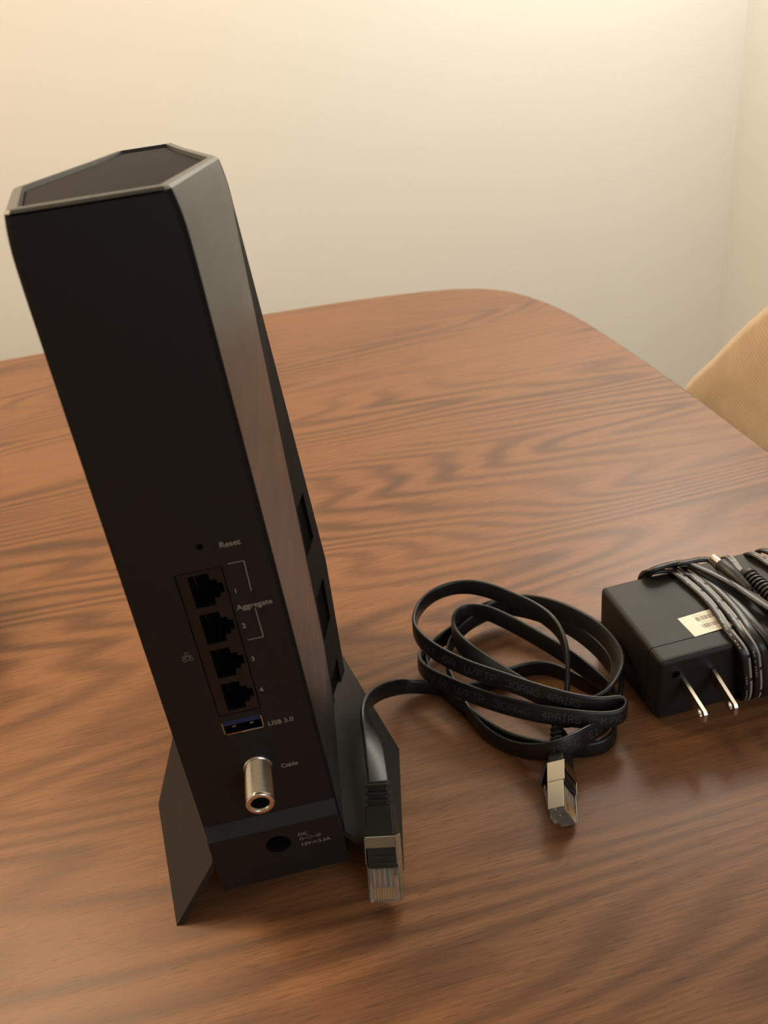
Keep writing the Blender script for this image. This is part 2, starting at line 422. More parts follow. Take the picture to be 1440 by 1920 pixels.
# rear panel with openings --------------------------------------------------
PZ0, PZ1 = 40.9, 252.4
def rr(x0, x1, z0, z1): return [(x0, z0), (x1, z0), (x1, z1), (x0, z1)]
def circ(x, z, r, n=20): return [(x + r * math.cos(2 * PI * i / n), z + r * math.sin(2 * PI * i / n)) for i in range(n)]
BX0, BX1, BZ0, BZ1 = -6.75, 6.65, 92.2, 149.4
UX0, UX1, UZ0, UZ1 = -7.0, 6.5, 83.2, 89.0
out2 = [(-wA(z) + 1.3, z) for z in (PZ0, 236, 240, 244, 247, 249.5, 251, PZ1)] + [(wA(z) - 1.3, z) for z in (PZ1, 251, 249.5, 247, 244, 240, 236, PZ0)]
vs, fs = plate(out2, [rr(BX0 - .35, BX1 + .35, BZ0 - .35, BZ1 + .35), rr(UX0 - .25, UX1 + .25, UZ0 - .25, UZ1 + .25), circ(2.4, 157.6, 1.05)], 1.6)
P2 = lambda v, y0=0: (v[0], y0 - v[2], v[1])
panel = mesh_obj('rear_panel', [P2(v, .8) for v in vs], fs, M['panel'], modem)
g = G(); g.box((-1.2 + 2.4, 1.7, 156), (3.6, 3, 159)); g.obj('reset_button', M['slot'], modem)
# four jacks ganged in one block
def notch(zc, s=1.0):
    xs = [(-3.6, 5.9), (2.5, 5.9), (2.5, 3.4), (4.4, 3.4), (4.4, 1.9), (5.9, 1.9)]
    up = [(x, zc + h * s) for x, h in xs]; dn = [(x, zc - h * s) for x, h in reversed(xs)]
    return dn[::-1][:0] + [(x, zc - h) for x, h in xs] + [(x, zc + h) for x, h in reversed(xs)]
zc = [BZ1 - 7.15 - 14.3 * i for i in range(4)]
vs, fs = plate(rr(BX0, BX1, BZ0, BZ1), [notch(z) for z in zc], .8)
jacks = mesh_obj('port_block', [P2(v, .55) for v in vs], fs, M['port'], modem)
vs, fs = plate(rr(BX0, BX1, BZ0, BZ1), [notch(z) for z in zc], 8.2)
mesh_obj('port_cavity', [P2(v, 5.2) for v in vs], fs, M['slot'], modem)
for z in zc:
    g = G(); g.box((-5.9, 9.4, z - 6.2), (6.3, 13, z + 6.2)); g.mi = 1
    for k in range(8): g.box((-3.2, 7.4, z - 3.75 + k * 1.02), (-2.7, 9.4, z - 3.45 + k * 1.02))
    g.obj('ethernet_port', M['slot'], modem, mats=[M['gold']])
# usb socket
g = G()
fr = lambda p: (p[0], p[1], p[2])
for lo, hi in (((UX0, -.1, UZ0), (UX1, 4, UZ0 + .45)), ((UX0, -.1, UZ0), (UX0 + .45, 4, UZ1)), ((UX1 - .45, -.1, UZ0), (UX1, 4, UZ1)), ((UX0, 2.4, UZ1 - .3), (UX1, 4, UZ1))): g.box(lo, hi)
usb = g.obj('usb_port', M['shield'], modem)
g = G(); g.box((UX0 + .5, 1.2, UZ0 + 2.9), (UX1 - .5, 4.5, UZ0 + 5.0)); g.obj('tongue', M['blue'], usb)
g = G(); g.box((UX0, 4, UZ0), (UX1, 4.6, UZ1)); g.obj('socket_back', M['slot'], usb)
for xx in (-3.3, 2.6):
    g = G(); g.box((xx - .7, .5, UZ0 + 2.3), (xx + .7, 2.2, UZ0 + 2.85)); bevel(g.obj('spring_contact', M['shield'], usb), .2)
# coax
cz = 65.6
fr = frame((.6, 0, cz), (1, 0, 0), (0, 0, 1), (0, -1, 0))
g = G(); prof = [(5.0, -.1), (5.0, .7), (4.45, .8)]
h = .9
while h < 15.2:
    prof += [(4.35, h), (4.72, h + .28), (4.72, h + .42), (4.35, h + .7)]; h += .80
prof += [(4.5, h + .15), (4.75, h + .4), (4.75, h + .75), (4.5, h + 1.1), (3.5, h + 1.2), (3.1, h + .9), (3.05, h - 2)]
g.lathe(prof, fr, 48); coax = g.obj('coax_connector', M['nickel'], modem, True)
g = G(); g.lathe([(3.05, h + .1), (.5, h), (.35, h - 1.2)], fr, 32, False, True); g.obj('dielectric', M['slot'], coax)
# lower block with the power socket
g = G()
w0, w1 = 23.6, 24.2
g.add([(-w0, 0, 41), (w0, 0, 41), (w0, -3.5, 36.6), (-w0, -3.5, 36.6), (-w0, 1.6, 41), (w0, 1.6, 41), (w0, 1.6, 36.6), (-w0, 1.6, 36.6)],
      [(0, 1, 2, 3), (0, 4, 5, 1), (0, 3, 7, 4), (1, 5, 6, 2)])
DZ = 27.6; DX = .3
vs, fs = plate([(-w1, 9), (w1, 9), (w0, 36.6), (-w0, 36.6)], [circ(DX, DZ, 4.6, 32)], 2.0)
g.add([P2(v, -2.5) for v in vs], fs)
for sx in (-1, 1): g.add([(sx * w0, -2, 36.6), (sx * w1, -2, 9), (sx * w1, 1.6, 9), (sx * w0, 1.6, 36.6)], [(0, 1, 2, 3)])
g.add([(-w1, -3.5, 9), (w1, -3.5, 9), (w1, 1.6, 9), (-w1, 1.6, 9)], [(0, 1, 2, 3)])
g.obj('lower_panel', M['panel'], modem)
fr = frame((DX, -1.5, DZ), (1, 0, 0), (0, 0, 1), (0, -1, 0))
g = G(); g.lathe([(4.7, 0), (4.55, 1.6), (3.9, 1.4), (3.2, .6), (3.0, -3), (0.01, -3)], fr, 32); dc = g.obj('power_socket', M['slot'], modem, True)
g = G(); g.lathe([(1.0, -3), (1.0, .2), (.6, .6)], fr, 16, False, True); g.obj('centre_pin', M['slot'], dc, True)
# splayed feet
for s in (1, -1):
    T, U, V, W = (Vector((s * 43.9, -7, .05)), Vector((s * 54, 52.6, .05)), Vector((s * 37.3, 80, 38.5)), Vector((s * 25.0, -1.5, 23.5)))
    pn = (Vector((54, 52.6, .05)) - Vector((43.9, -7, .05))).cross(Vector((25.0, -1.5, 23.5)) - Vector((43.9, -7, .05))).normalized()
    d_ = ray(640, 1225); V = CAM + d_ * ((Vector((54, 52.6, .05)) - CAM).dot(pn) / d_.dot(pn)); V.x *= s
    B = Vector((s * (54 - (pn.y * 40) / pn.x), 92.6, .05))
    nin = Vector((-s * .87, 0, -.5)) * 2.0
    nb = lambda v: Vector((v.x - s * 2.6, v.y, v.z)) if v.z < 1 else v + nin
    g = G(); Pi = Vector((25.5, 50, 0)); Pi.z = .05 - ((Pi.x - 54) * pn.x + (Pi.y - 52.6) * pn.y) / pn.z; Pi.x *= s
    pts = [T, U, V, Pi, W]; inn = [nb(p) for p in pts]
    g.add(pts + inn, [(0, 1, 2, 3, 4), (9, 8, 7, 6, 5), (0, 5, 6, 1), (1, 6, 7, 2), (2, 7, 8, 3), (3, 8, 9, 4), (4, 9, 5, 0)])
    g.obj('foot', M['foot'], modem)
# printing
def on_panel(x, z, y0=0.0): return frame((x, y0, z), (1, 0, 0), (0, 0, 1), (0, -1, 0))
def printed(body, x, z, size, y0=0.0, stretch=1.0):
    vs, fs = text_mesh(body, size, on_panel(x, z, y0), .03, stretch)
    return mesh_obj('printed_text', vs, fs, M['print'], modem)
printed('Reset', 7.8, 156.0, 2.7, 0, 1.0); printed('1', 8.4, 139.3, 2.3); printed('2', 8.0, 125.8, 2.6); printed('3', 8.0, 112.2, 2.6); printed('4', 8.0, 98.8, 2.6)
printed('Aggregate', 7.9, 132.9, 2.75, 0, .98); printed('USB 3.0', 7.7, 83.2, 2.75, 0, .98); printed('Cable', 8.2, 62.3, 2.75, 0, .93)
printed('DC', 8.0, 29.4, 2.2, -3.5, 1.1); printed('12V', 8.0, 23.6, 2.3, -3.5, 1.1); printed('3.5A', 14.6, 23.6, 2.3, -3.5, 1.05)
def strokes(segs, wd, fr, thick=.03):
    g = G()
    for a, b in segs:
        a = Vector((*a, 0)); b = Vector((*b, 0)); d = (b - a).normalized() * wd / 2; p = Vector((-d.y, d.x, 0))
        g.add([fr((*(a - d + p).xy, thick)), fr((*(a - d - p).xy, thick)), fr((*(b + d - p).xy, thick)), fr((*(b + d + p).xy, thick))], [(0, 1, 2, 3)])
    return g
def ringsegs(cx, cy, r, n=12, a0=0, a1=2 * PI):
    P = [(cx + r * math.cos(a0 + (a1 - a0) * i / n), cy + r * math.sin(a0 + (a1 - a0) * i / n)) for i in range(n + 1)]
    return list(zip(P[:-1], P[1:]))
strokes([((8.9, 150.1), (13.6, 150.1)), ((13.6, 150.1), (13.5, 139.2))], .26, on_panel(0, 0)).obj('printed_bracket', M['print'], modem)
strokes([((13.3, 132.2), (13.6, 120.9)), ((13.6, 120.9), (8.7, 120.9))], .26, on_panel(0, 0)).obj('printed_bracket', M['print'], modem)
ns = ringsegs(-10.75, 120.5, .55, 10) + [((-12.2, 119.55), (-9.3, 119.55))] + ringsegs(-11.7, 118.2, .6, 10) + ringsegs(-9.8, 118.2, .6, 10) + [((-11.7, 119.5), (-11.7, 118.9)), ((-9.8, 119.5), (-9.8, 118.9))]
strokes(ns, .2, on_panel(0, 0)).obj('printed_network_symbol', M['print'], modem)
py = 27.6
ps = ringsegs(8.9, py, .75) + [((8.5, py), (9.3, py)), ((9.7, py), (11.1, py))] + ringsegs(12.0, py, .85, 12, .8, 2 * PI - .8) + ringsegs(12.0, py, .3, 8) + [((12.6, py), (14.5, py))] + ringsegs(15.3, py, .8) + [((14.9, py), (15.7, py)), ((15.3, py - .4), (15.3, py + .4))]
strokes(ps, .22, on_panel(0, 0, -3.5)).obj('printed_polarity_symbol', M['print'], modem)
strokes([((12.5, 24.7), (14.2, 24.7)), ((12.5, 24.1), (12.9, 24.1)), ((13.2, 24.1), (13.5, 24.1)), ((13.8, 24.1), (14.2, 24.1))], .2, on_panel(0, 0, -3.5)).obj('printed_current_symbol', M['print'], modem)

# ------------------------------------------------------------------ spline tools
def catmull(P, step):
    """P: list of tuples of numbers (any length); first three are the position in mm"""
    P = [list(p) for p in P]; P = [[2 * a - b for a, b in zip(P[0], P[1])]] + P + [[2 * a - b for a, b in zip(P[-1], P[-2])]]
    out = []
    for i in range(1, len(P) - 2):
        p0, p1, p2, p3 = P[i - 1:i + 3]
        def kn(a, b): return max(1e-3, math.dist(a[:3], b[:3])) ** .5
        t0 = 0; t1 = t0 + kn(p0, p1); t2 = t1 + kn(p1, p2); t3 = t2 + kn(p2, p3)
        m_ = max(2, int(math.dist(p1[:3], p2[:3]) / step))
        for k in range(m_):
            t = t1 + (t2 - t1) * k / m_; q = []
            for c in range(len(p1)):
                A1 = (t1 - t) / (t1 - t0) * p0[c] + (t - t0) / (t1 - t0) * p1[c]
                A2 = (t2 - t) / (t2 - t1) * p1[c] + (t - t1) / (t2 - t1) * p2[c]
                A3 = (t3 - t) / (t3 - t2) * p2[c] + (t - t2) / (t3 - t2) * p3[c]
                B1 = (t2 - t) / (t2 - t0) * A1 + (t - t0) / (t2 - t0) * A2
                B2 = (t3 - t) / (t3 - t1) * A2 + (t - t1) / (t3 - t1) * A3
                q.append((t2 - t) / (t2 - t1) * B1 + (t - t1) / (t2 - t1) * B2)
            out.append(q)
    out.append(P[-2]); return out
def smooth(P, n):
    for _ in range(n):
        P = [P[0]] + [[(a + 2 * b + c) / 4 for a, b, c in zip(P[i - 1], P[i], P[i + 1])] for i in range(1, len(P) - 1)] + [P[-1]]
    return P

# ------------------------------------------------------------------ flat ethernet cable
RW, RT = 8.4, 2.0
def foot_z(u, v, off):
    """height above the table where the cable lies on the modem's sloping right foot"""
    a, b, c = Vector((43.9, -7, 0)), Vector((54, 52.6, 0)), Vector((37.3, 80, 38.5)); nn = (b - a).cross(c - a).normalized()
    d = ray(u, v); return (CAM + d * (((a - CAM).dot(nn) + off) / d.dot(nn))).z
S1 = [(712, 1492, foot_z(712, 1492, 8.4), 97), (709, 1462, foot_z(709, 1462, 8.2), 100), (704, 1425, foot_z(704, 1425, 7.5), 106), (697, 1385, foot_z(697, 1385, 6.5), 124), (686, 1346, foot_z(686, 1346, 5.5), 158), (692, 1314, 27, 179), (722, 1294, 17, 0), (765, 1287, 6.5, 0), (812, 1290, 3.7, 0), (862, 1296, 3.6, 0),
      (905, 1287, 3.7, 0), (945, 1268, 3.7, 0), (985, 1255, 3.6, 0), (1022, 1252, 3.6, 0), (1058, 1263, 3.7, 0), (1100, 1285, 4.0, 0), (1138, 1290, 6, 0), (1150, 1262, 8.5, 0),
      (1137, 1235, 9.5, 16), (1113, 1209, 10, 20), (1085, 1187, 10.6, 20), (1050, 1167, 11, 20), (1005, 1150, 11.5, 20), (960, 1140, 11.5, 20), (924, 1138, 11, 18), (900, 1147, 10.5, 14), (872, 1166, 9.5, 10), (845, 1188, 8.5, 8), (820, 1205, 7.5, 0), (800, 1228, 6, 0),
      (806, 1262, 5, 0), (838, 1302, 4.2, 0), (880, 1336, 3.7, 0), (915, 1364, 3.6, 0), (955, 1386, 3.6, 0), (1000, 1398, 3.6, 0), (1045, 1405, 3.6, 0), (1090, 1407, 3.6, 0), (1132, 1399, 3.7, 0), (1153, 1378, 4.5, 0), (1150, 1345, 7, 0), (1152, 1305, 11, 0),
      (1122, 1275, 14, 12), (1087, 1247, 15.5, 20), (1052, 1223, 16, 22), (1000, 1192, 16.5, 22), (948, 1164, 17, 20), (905, 1147, 17.5, 14), (870, 1146, 17.5, 6), (851, 1163, 17, 0), (853, 1190, 16, -10), (872, 1216, 14.5, -30), (905, 1241, 12.5, -56), (938, 1262, 10.5, -60), (980, 1288, 9, -40),
      (1030, 1312, 9, -25), (1075, 1325, 11, -15), (1105, 1322, 14.5, 0), (1133, 1303, 17, 20), (1152, 1272, 18.5, 34), (1161, 1240, 19.5, 36), (1147, 1208, 19.5, 28), (1122, 1181, 19, 22), (1087, 1159, 18.5, 20), (1052, 1143, 18, 20), (1010, 1131, 17.5, 16), (965, 1128, 16, 8),
      (925, 1140, 14, 0), (885, 1165, 11.5, 0), (850, 1200, 9, 0), (838, 1240, 7.5, 0), (855, 1290, 6.5, 0), (882, 1340, 6, 0), (915, 1377, 5.5, 0), (955, 1400, 5.2, 0), (1000, 1410, 9, -6), (1045, 1404, 14.5, -14), (1085, 1387, 15, -20), (1118, 1368, 13, -14), (1150, 1345, 11, 5),
      (1164, 1300, 11, 0), (1162, 1255, 12.5, 0), (1140, 1215, 13, 0), (1105, 1184, 12.5, 0), (1060, 1160, 12, 0), (1005, 1147, 11, 0), (950, 1140, 9.5, 0), (900, 1158, 8, 0), (850, 1190, 7, 0), (805, 1215, 7.5, 0),
      (786, 1240, 12, -4), (800, 1262, 14, -10), (840, 1283, 15, -18), (879, 1300, 15.6, -22), (948, 1323, 16, -24), (1018, 1339, 18, -24), (1087, 1348, 18, -20), (1135, 1350, 16, -10), (1166, 1343, 16, 0), (1177, 1328, 16.5, 0), (1166, 1316, 17.5, 0),
      (1135, 1322, 19, 5), (1087, 1318, 21.5, 14), (1035, 1306, 23, 20), (983, 1290, 24, 22), (931, 1272, 25, 22), (879, 1254, 26, 20), (827, 1229, 27, 20), (795, 1206, 28, 14), (777, 1180, 29, 2),
      (782, 1148, 30, 2), (805, 1121, 31, 3), (841, 1104, 31.5, 4), (879, 1100, 31.5, -6), (920, 1108, 31.5, -16), (966, 1127, 31, -20), (1000, 1143, 30, -20), (1030, 1163, 29, -12), (1052, 1190, 27.4, 0), (1063, 1225, 24.5, 0), (1065, 1255, 21, 0), (1064, 1285, 17.2, 0), (1060, 1315, 12, -10), (1055, 1340, 10.2, -45), (1051, 1362, 9.9, -76)]
ctrl = []
for k_, (u, v, z, a) in enumerate(S1):
    if k_ > 5: a += 180
    z = max(z, 4.3); p = at(u, v, z=z); ctrl.append((p.x, p.y, p.z, a))
path = smooth(catmull(ctrl, 1.6), 5)
cable = empty('ethernet_cable', at(960, 1280, z=0), 'black flat ethernet cable coiled between the modem and the power adapter', 'cable')
frames = []
for i, q in enumerate(path):
    p = Vector(q[:3]); a = Vector(path[max(0, i - 1)][:3]); b = Vector(path[min(len(path) - 1, i + 1)][:3]); t = (b - a).normalized()
    hz = Vector((t.y, -t.x, 0)); hz.normalize()
    zp = hz.cross(t).normalized()
    if zp.z < 0: zp = -zp
    wd = (zp * math.cos(math.radians(q[3])) + hz * math.sin(math.radians(q[3]))).normalized()
    frames.append((p, t, wd, t.cross(wd).normalized()))
def stadium(p, wd, nn, W, Tk, k=4):
    pts = []
    for side in (1, -1):
        for i in range(k + 1):
            a = -PI / 2 + PI * i / k
            pts.append(p + wd * side * ((W - Tk) / 2 + math.cos(a) * Tk / 2) + nn * side * math.sin(a) * Tk / 2)
    return pts
g = G(); g.sweep([stadium(p, wd, nn, RW, RT) for p, t, wd, nn in frames])
jacket = g.obj('jacket', M['jacket'], cable, True)
# dot-matrix style letters laid along the jacket
GL = {'C': [[(1, .85), (.8, 1), (.2, 1), (0, .8), (0, .2), (.2, 0), (.8, 0), (1, .15)]], 'A': [[(0, 0), (0, .7), (.3, 1), (.7, 1), (1, .7), (1, 0)], [(0, .4), (1, .4)]], 'T': [[(0, 1), (1, 1)], [(.5, 1), (.5, 0)]],
      '.': [[(.4, .02), (.6, .02)]], '6': [[(.9, 1), (.3, 1), (0, .6), (0, .15), (.2, 0), (.8, 0), (1, .2), (1, .4), (.8, .55), (.1, .55)]], 'U': [[(0, 1), (0, .2), (.2, 0), (.8, 0), (1, .2), (1, 1)]],
      '/': [[(0, 0), (1, 1)]], 'F': [[(0, 0), (0, 1), (1, 1)], [(0, .5), (.8, .5)]], 'P': [[(0, 0), (0, 1), (.8, 1), (1, .8), (1, .65), (.8, .45), (0, .45)]],
      '3': [[(0, .85), (.2, 1), (.8, 1), (1, .8), (1, .65), (.8, .52), (.4, .52)], [(.8, .52), (1, .35), (1, .2), (.8, 0), (.2, 0), (0, .15)]], '0': [[(.2, 0), (.8, 0), (1, .2), (1, .8), (.8, 1), (.2, 1), (0, .8), (0, .2), (.2, 0)]],
      'W': [[(0, 1), (.1, 0), (.5, .5), (.9, 0), (1, 1)]], 'G': [[(1, .85), (.8, 1), (.2, 1), (0, .8), (0, .2), (.2, 0), (.8, 0), (1, .2), (1, .48), (.6, .48)]], '4': [[(.75, 0), (.75, 1), (0, .35), (1, .35)]],
      'I': [[(.2, 1), (.8, 1)], [(.5, 1), (.5, 0)], [(.2, 0), (.8, 0)]], 'R': [[(0, 0), (0, 1), (.8, 1), (1, .8), (1, .65), (.8, .5), (0, .5)], [(.5, .5), (1, 0)]],
      'S': [[(1, .85), (.8, 1), (.2, 1), (0, .82), (0, .65), (.2, .52), (.8, .48), (1, .35), (1, .18), (.8, 0), (.2, 0), (0, .15)]], 'M': [[(0, 0), (0, 1), (.5, .5), (1, 1), (1, 0)]], 'V': [[(0, 1), (.5, 0), (1, 1)]],
      'E': [[(1, 1), (0, 1), (0, 0), (1, 0)], [(0, .5), (.8, .5)]], '1': [[(.2, .75), (.5, 1), (.5, 0)], [(.2, 0), (.8, 0)]], '7': [[(0, 1), (1, 1), (.4, 0)]], '5': [[(1, 1), (0, 1), (0, .55), (.7, .6), (1, .4), (1, .2), (.7, 0), (.1, 0), (0, .12)]],
      'o': [[(.2, .6), (.2, 1), (.7, 1), (.7, .6), (.2, .6)]]}
arc = [0.0]
for i in range(1, len(frames)): arc.append(arc[-1] + (frames[i][0] - frames[i - 1][0]).length)
def frame_at(s):
    import bisect
    i = min(max(bisect.bisect_right(arc, s) - 1, 0), len(arc) - 2); t = (s - arc[i]) / max(1e-6, arc[i + 1] - arc[i])
    A, B = frames[i], frames[i + 1]
    return A[0].lerp(B[0], t), A[2].lerp(B[2], t).normalized(), A[3].lerp(B[3], t).normalized()
def find(u, v, zr):
    best = None
    for i, f in enumerate(frames):
        if not (zr[0] <= i / len(frames) <= zr[1]): continue
        a, b = px(f[0]); d = (a - u) ** 2 + (b - v) ** 2
        if best is None or d < best[0]: best = (d, i)
    return arc[best[1]]
def jacket_text(word, uv0, uv1, zr=(0, 1), height=3.1):
    s0, s1 = find(*uv0, zr), find(*uv1, zr); n_ = len(word); adv = (s1 - s0) / (n_ - .25)
    g = G()
    for k, ch in enumerate(word):
        for line in GL.get(ch, []):
            pts = []
            for a, b in zip(line[:-1], line[1:]):
                m_ = 2
                for j in range(m_): pts.append((lerp(a[0], b[0], j / m_), lerp(a[1], b[1], j / m_)))
            pts.append(line[-1])
            P = []
            for gx, gy in pts:
                s = s0 + adv * (k + gx * .72); p, wd, nn = frame_at(s)
                if nn.dot(CAM - p) < 0: nn = -nn
                P.append((p + nn * (RT / 2 + .04) + wd * (gy - .5) * height * (1 if wd.z > 0 else -1), nn))
            for (p, nn), (q, n2) in zip(P[:-1], P[1:]):
                d = (q - p)
                if d.length < 1e-4: continue
                sd = d.cross(nn).normalized() * .17; e = d.normalized() * .1
                g.add([p - e - sd, p - e + sd, q + e + sd, q + e - sd], [(0, 1, 2, 3)])
    return g.obj('printed_text', M['jprint'], cable)
L1 = (.80, .93); L2 = (.68, .82); LO = (.48, .68)
for wd_, a, b in (('CAT.6A', (789, 1200), (852, 1242)), ('U/FTP', (870, 1250), (932, 1273)), ('30AWG', (953, 1281), (1013, 1300)), ('4PAIRS', (1030, 1305), (1090, 1319))): jacket_text(wd_, a, b, L1)
for wd_, a, b in (('CAT.6A', (800, 1262), (842, 1284)), ('U/FTP', (853, 1290), (907, 1310)), ('30AWG', (928, 1316), (995, 1335)), ('4PAIRS', (1019, 1339), (1088, 1348)), ('AWM', (1104, 1349), (1136, 1350)), ('PVC', (1146, 1348), (1169, 1340))): jacket_text(wd_, a, b, L2)
jacket_text('75oC', (1030, 1408), (1083, 1388), LO); jacket_text('E17', (1100, 1380), (1128, 1362), LO)

# ------------------------------------------------------------------ the two modular plugs
def plug(origin, axis, up, boot_back):
    """origin: centre of the front end; axis points out of the tip; up is the contact side"""
    ax = Vector(axis).normalized(); upv = Vector(up); upv = (upv - ax * upv.dot(ax)).normalized(); sd = ax.cross(upv)
    # local: x across, y towards contacts, z back from the tip
    fr = frame(origin, sd, upv, -ax)
    root = empty('modular_plug', origin, None, None); root.parent = cable; root.location = (Vector(origin) - cable.location / K) * K
    H = 3.3; Wd = 5.85
    g = G()
    # clear body: solid block with rounded contact comb
    g.box((-Wd + .25, -H, 0), (Wd - .25, H - .1, 11.5), fr); body = g.obj('clear_housing', M['clear'], root); bevel(body, .35, 2)
    g = G()
    for k in range(8): g.box((-3.75 + k * 1.02, H - .35, .9), (-3.32 + k * 1.02, H + .12, 5.0), fr)
    g.obj('contact', M['gold'], root)
    g = G(); g.box((-2.2, -H - .9, -.5), (2.2, -H - .2, 3), fr); g.obj('front_lip', M['clear'], root)
    cols = ['wire_orange', 'wire_white', 'wire_green', 'wire_white', 'wire_orange', 'wire_white', 'wire_orange', 'wire_white']
    for k in range(8):
        g = G(); f2 = frame(fr((-3.55 + k * 1.02, H - .7, 5.0)), sd, upv, -ax + upv * .0)
        g.lathe([(.42, 0), (.42, 6.2)], f2, 8, True, True); g.obj('wire', M[cols[k]], root, True)
    # shield: sides, rear top strap and window frame
    g = G()
    for s in (-1, 1):
        g.box((s * Wd - .16, -H - .1, .9), (s * Wd + .16, H + .15, 13), fr); g.box((s * Wd - .16, -H - .1, 13), (s * Wd + .35, H + .75, 22), fr)
    g.box((-Wd, H + .35, 18.6), (Wd, H + .78, 22.6), fr)
    g.box((-Wd, -H - .35, 8), (Wd, -H - .05, 22.4), fr)
    g.box((-Wd, -H - .3, 22.0), (Wd, H + .6, 22.5), fr)
    sh = g.obj('shield', M['shield'], root); bevel(sh, .12, 1)
    # dark boot insert seen in the shield window
    g = G(); g.box((-Wd + .4, -H + .3, 11.6), (Wd - .4, H + .1, 22), fr)
    for zz in (12.2, 14.6): g.box((-Wd + .9, H + .05, zz), (Wd - .9, H + .45, zz + 1.5), fr)
    bevel(g.obj('inner_sleeve', M['boot'], root), .25, 2)
    # latch under the plug
    g = G(); lt = [(-H - .2, .5), (-H - 1.0, .3), (-H - 3.6, 12.5), (-H - 3.9, 15.5), (-H - 3.3, 15.5), (-H - 2.9, 12.4)]
    g.poly_prism([fr((-1.6, a, b)) for a, b in lt], sd * 3.2); g.obj('latch', M['clear'], root)
    # moulded boot with ribs
    g = G(); g.sweep([[fr((sx * w_, sy * h_, z_)) for sx, sy in ((-1, -1), (1, -1), (1, 1), (-1, 1))] for w_, h_, z_ in ((5.6, 3.4, 22.4), (5.6, 3.4, 23.0), (5.3, 3.1, 31.5), (5.0, 2.6, 33.4))]); bt = g.obj('boot', M['boot'], root); bevel(bt, .5, 2)
    g = G(); hd = [(-H + .2, 33), (-H - 1.5, 31), (-H - 4.3, 22), (-H - 5.2, 17), (-H - 4.4, 14.5), (-H - 3.9, 17.5), (-H - 2.2, 23), (-H + .2, 24)]
    g.poly_prism([fr((-2.6, a_, b_)) for a_, b_ in hd], sd * 5.2); bevel(g.obj('latch_hood', M['boot'], root), .5, 2)
    for k in range(3):
        z0 = 34.2 + k * 2.7
        g = G(); g.box((-4.9 + k * .15, -2.7, z0), (4.9 - k * .15, 2.7, z0 + 1.5), fr); bevel(g.obj('boot_rib', M['boot'], root), .5, 2)
    g = G(); g.box((-4.0, -1.7, 32.5), (4.0, 1.7, 42), fr); bevel(g.obj('boot_core', M['boot'], root), .6, 2)
    return root, fr
tip1 = at(727, 1688, z=4.8); back1 = at(713, 1515, z=foot_z(713, 1515, 7.8))
ax1 = (tip1 - back1).normalized()
plug(tip1, ax1, (-.08, .18, 1), None)
tip2 = at(1055, 1534, z=6.6); back2 = at(1051, 1405, z=9.2)
plug(tip2, (tip2 - back2).normalized(), (.90, 0, .42), None)

# ------------------------------------------------------------------ power adapter
adapter = empty('power_adapter', (205, 62, 0), 'black wall-plug power adapter with its cord wound round the body', 'adapter')
ang = math.radians(2.5)
AO = Vector((166.6, 33.2, 2.2)); AX = Vector((math.cos(ang), math.sin(ang), 0)); AY = Vector((-math.sin(ang) * 1.0, math.cos(ang), 0)); AZ = Vector((0, 0, 1))
fa = frame(AO, AX, AY, AZ); BW, BD, BH = 80.0, 56.5, 34.0
def shell_part(name, prof_):
  g = G(); rg = []
  for yy, ins in prof_:
    c = []
    for cx, cz_, a0 in ((BW - 2.4, BH - 2.4, 0), (2.4, BH - 2.4, PI / 2), (2.4, 2.4, PI), (BW - 2.4, 2.4, 3 * PI / 2)):
        for k in range(5):
            a = a0 + k * PI / 8; c.append(fa((cx + (2.4 - ins) * math.cos(a), yy, cz_ + (2.4 - ins) * math.sin(a))))
    rg.append(c)
  g.sweep(rg); g.obj(name, M['brick'], adapter, False)
shell_part('front_shell', ((0, 1.7), (.25, 1.1), (.7, .55), (1.4, .15), (2.4, 0), (9.7, 0), (9.95, .25)))
shell_part('rear_shell', ((10, .25), (10.2, 0), (BD - 2.4, 0), (BD - 1.4, .15), (BD - .7, .55), (BD - .25, 1.1), (BD, 1.7)))
fs_ = frame(fa((7.5, .0, BH - 8.5)), AX, AZ, -AY)
g = G(); g.lathe([(1.9, .06), (1.7, .06), (1.5, .02)], fs_, 24); g.add([fs_((1.5 * math.cos(2 * PI * i / 24), 1.5 * math.sin(2 * PI * i / 24), .03)) for i in range(24)], [tuple(range(24))]); g.obj('screw_recess', M['slot'], adapter)
# blades
def blade(px_back, px_tip, zt):
    b = at(*px_back, y=fa((0, 0, 0)).y - .3); t = at(*px_tip, z=zt)
    L_ = 17.5; x0 = b.x; zt_ = b.z
    d = (Vector((t.x, t.y, zt)) - b); d.normalize()
    g = G(); n_ = Vector((1, 0, 0)); dz = Vector((0, 0, -1))
    o2 = [(0, 0), (L_ + 1.2, 0), (L_ + 2.2, 1.0), (L_ + 2.2, 5.2), (L_ + 1.2, 6.2), (0, 6.2)]
    vs, fs = plate(o2, [circ(L_ - 1.2, 3.1, 1.55, 16)], 1.5)
    return mesh_obj('prong', [b - d * 1 + d * v[0] + dz * v[1] + n_ * v[2] for v in vs], fs, M['steel'], adapter)
blade((1283, 1273), (1322, 1334), 22.5); blade((1340, 1258), (1379, 1320), 22.5)
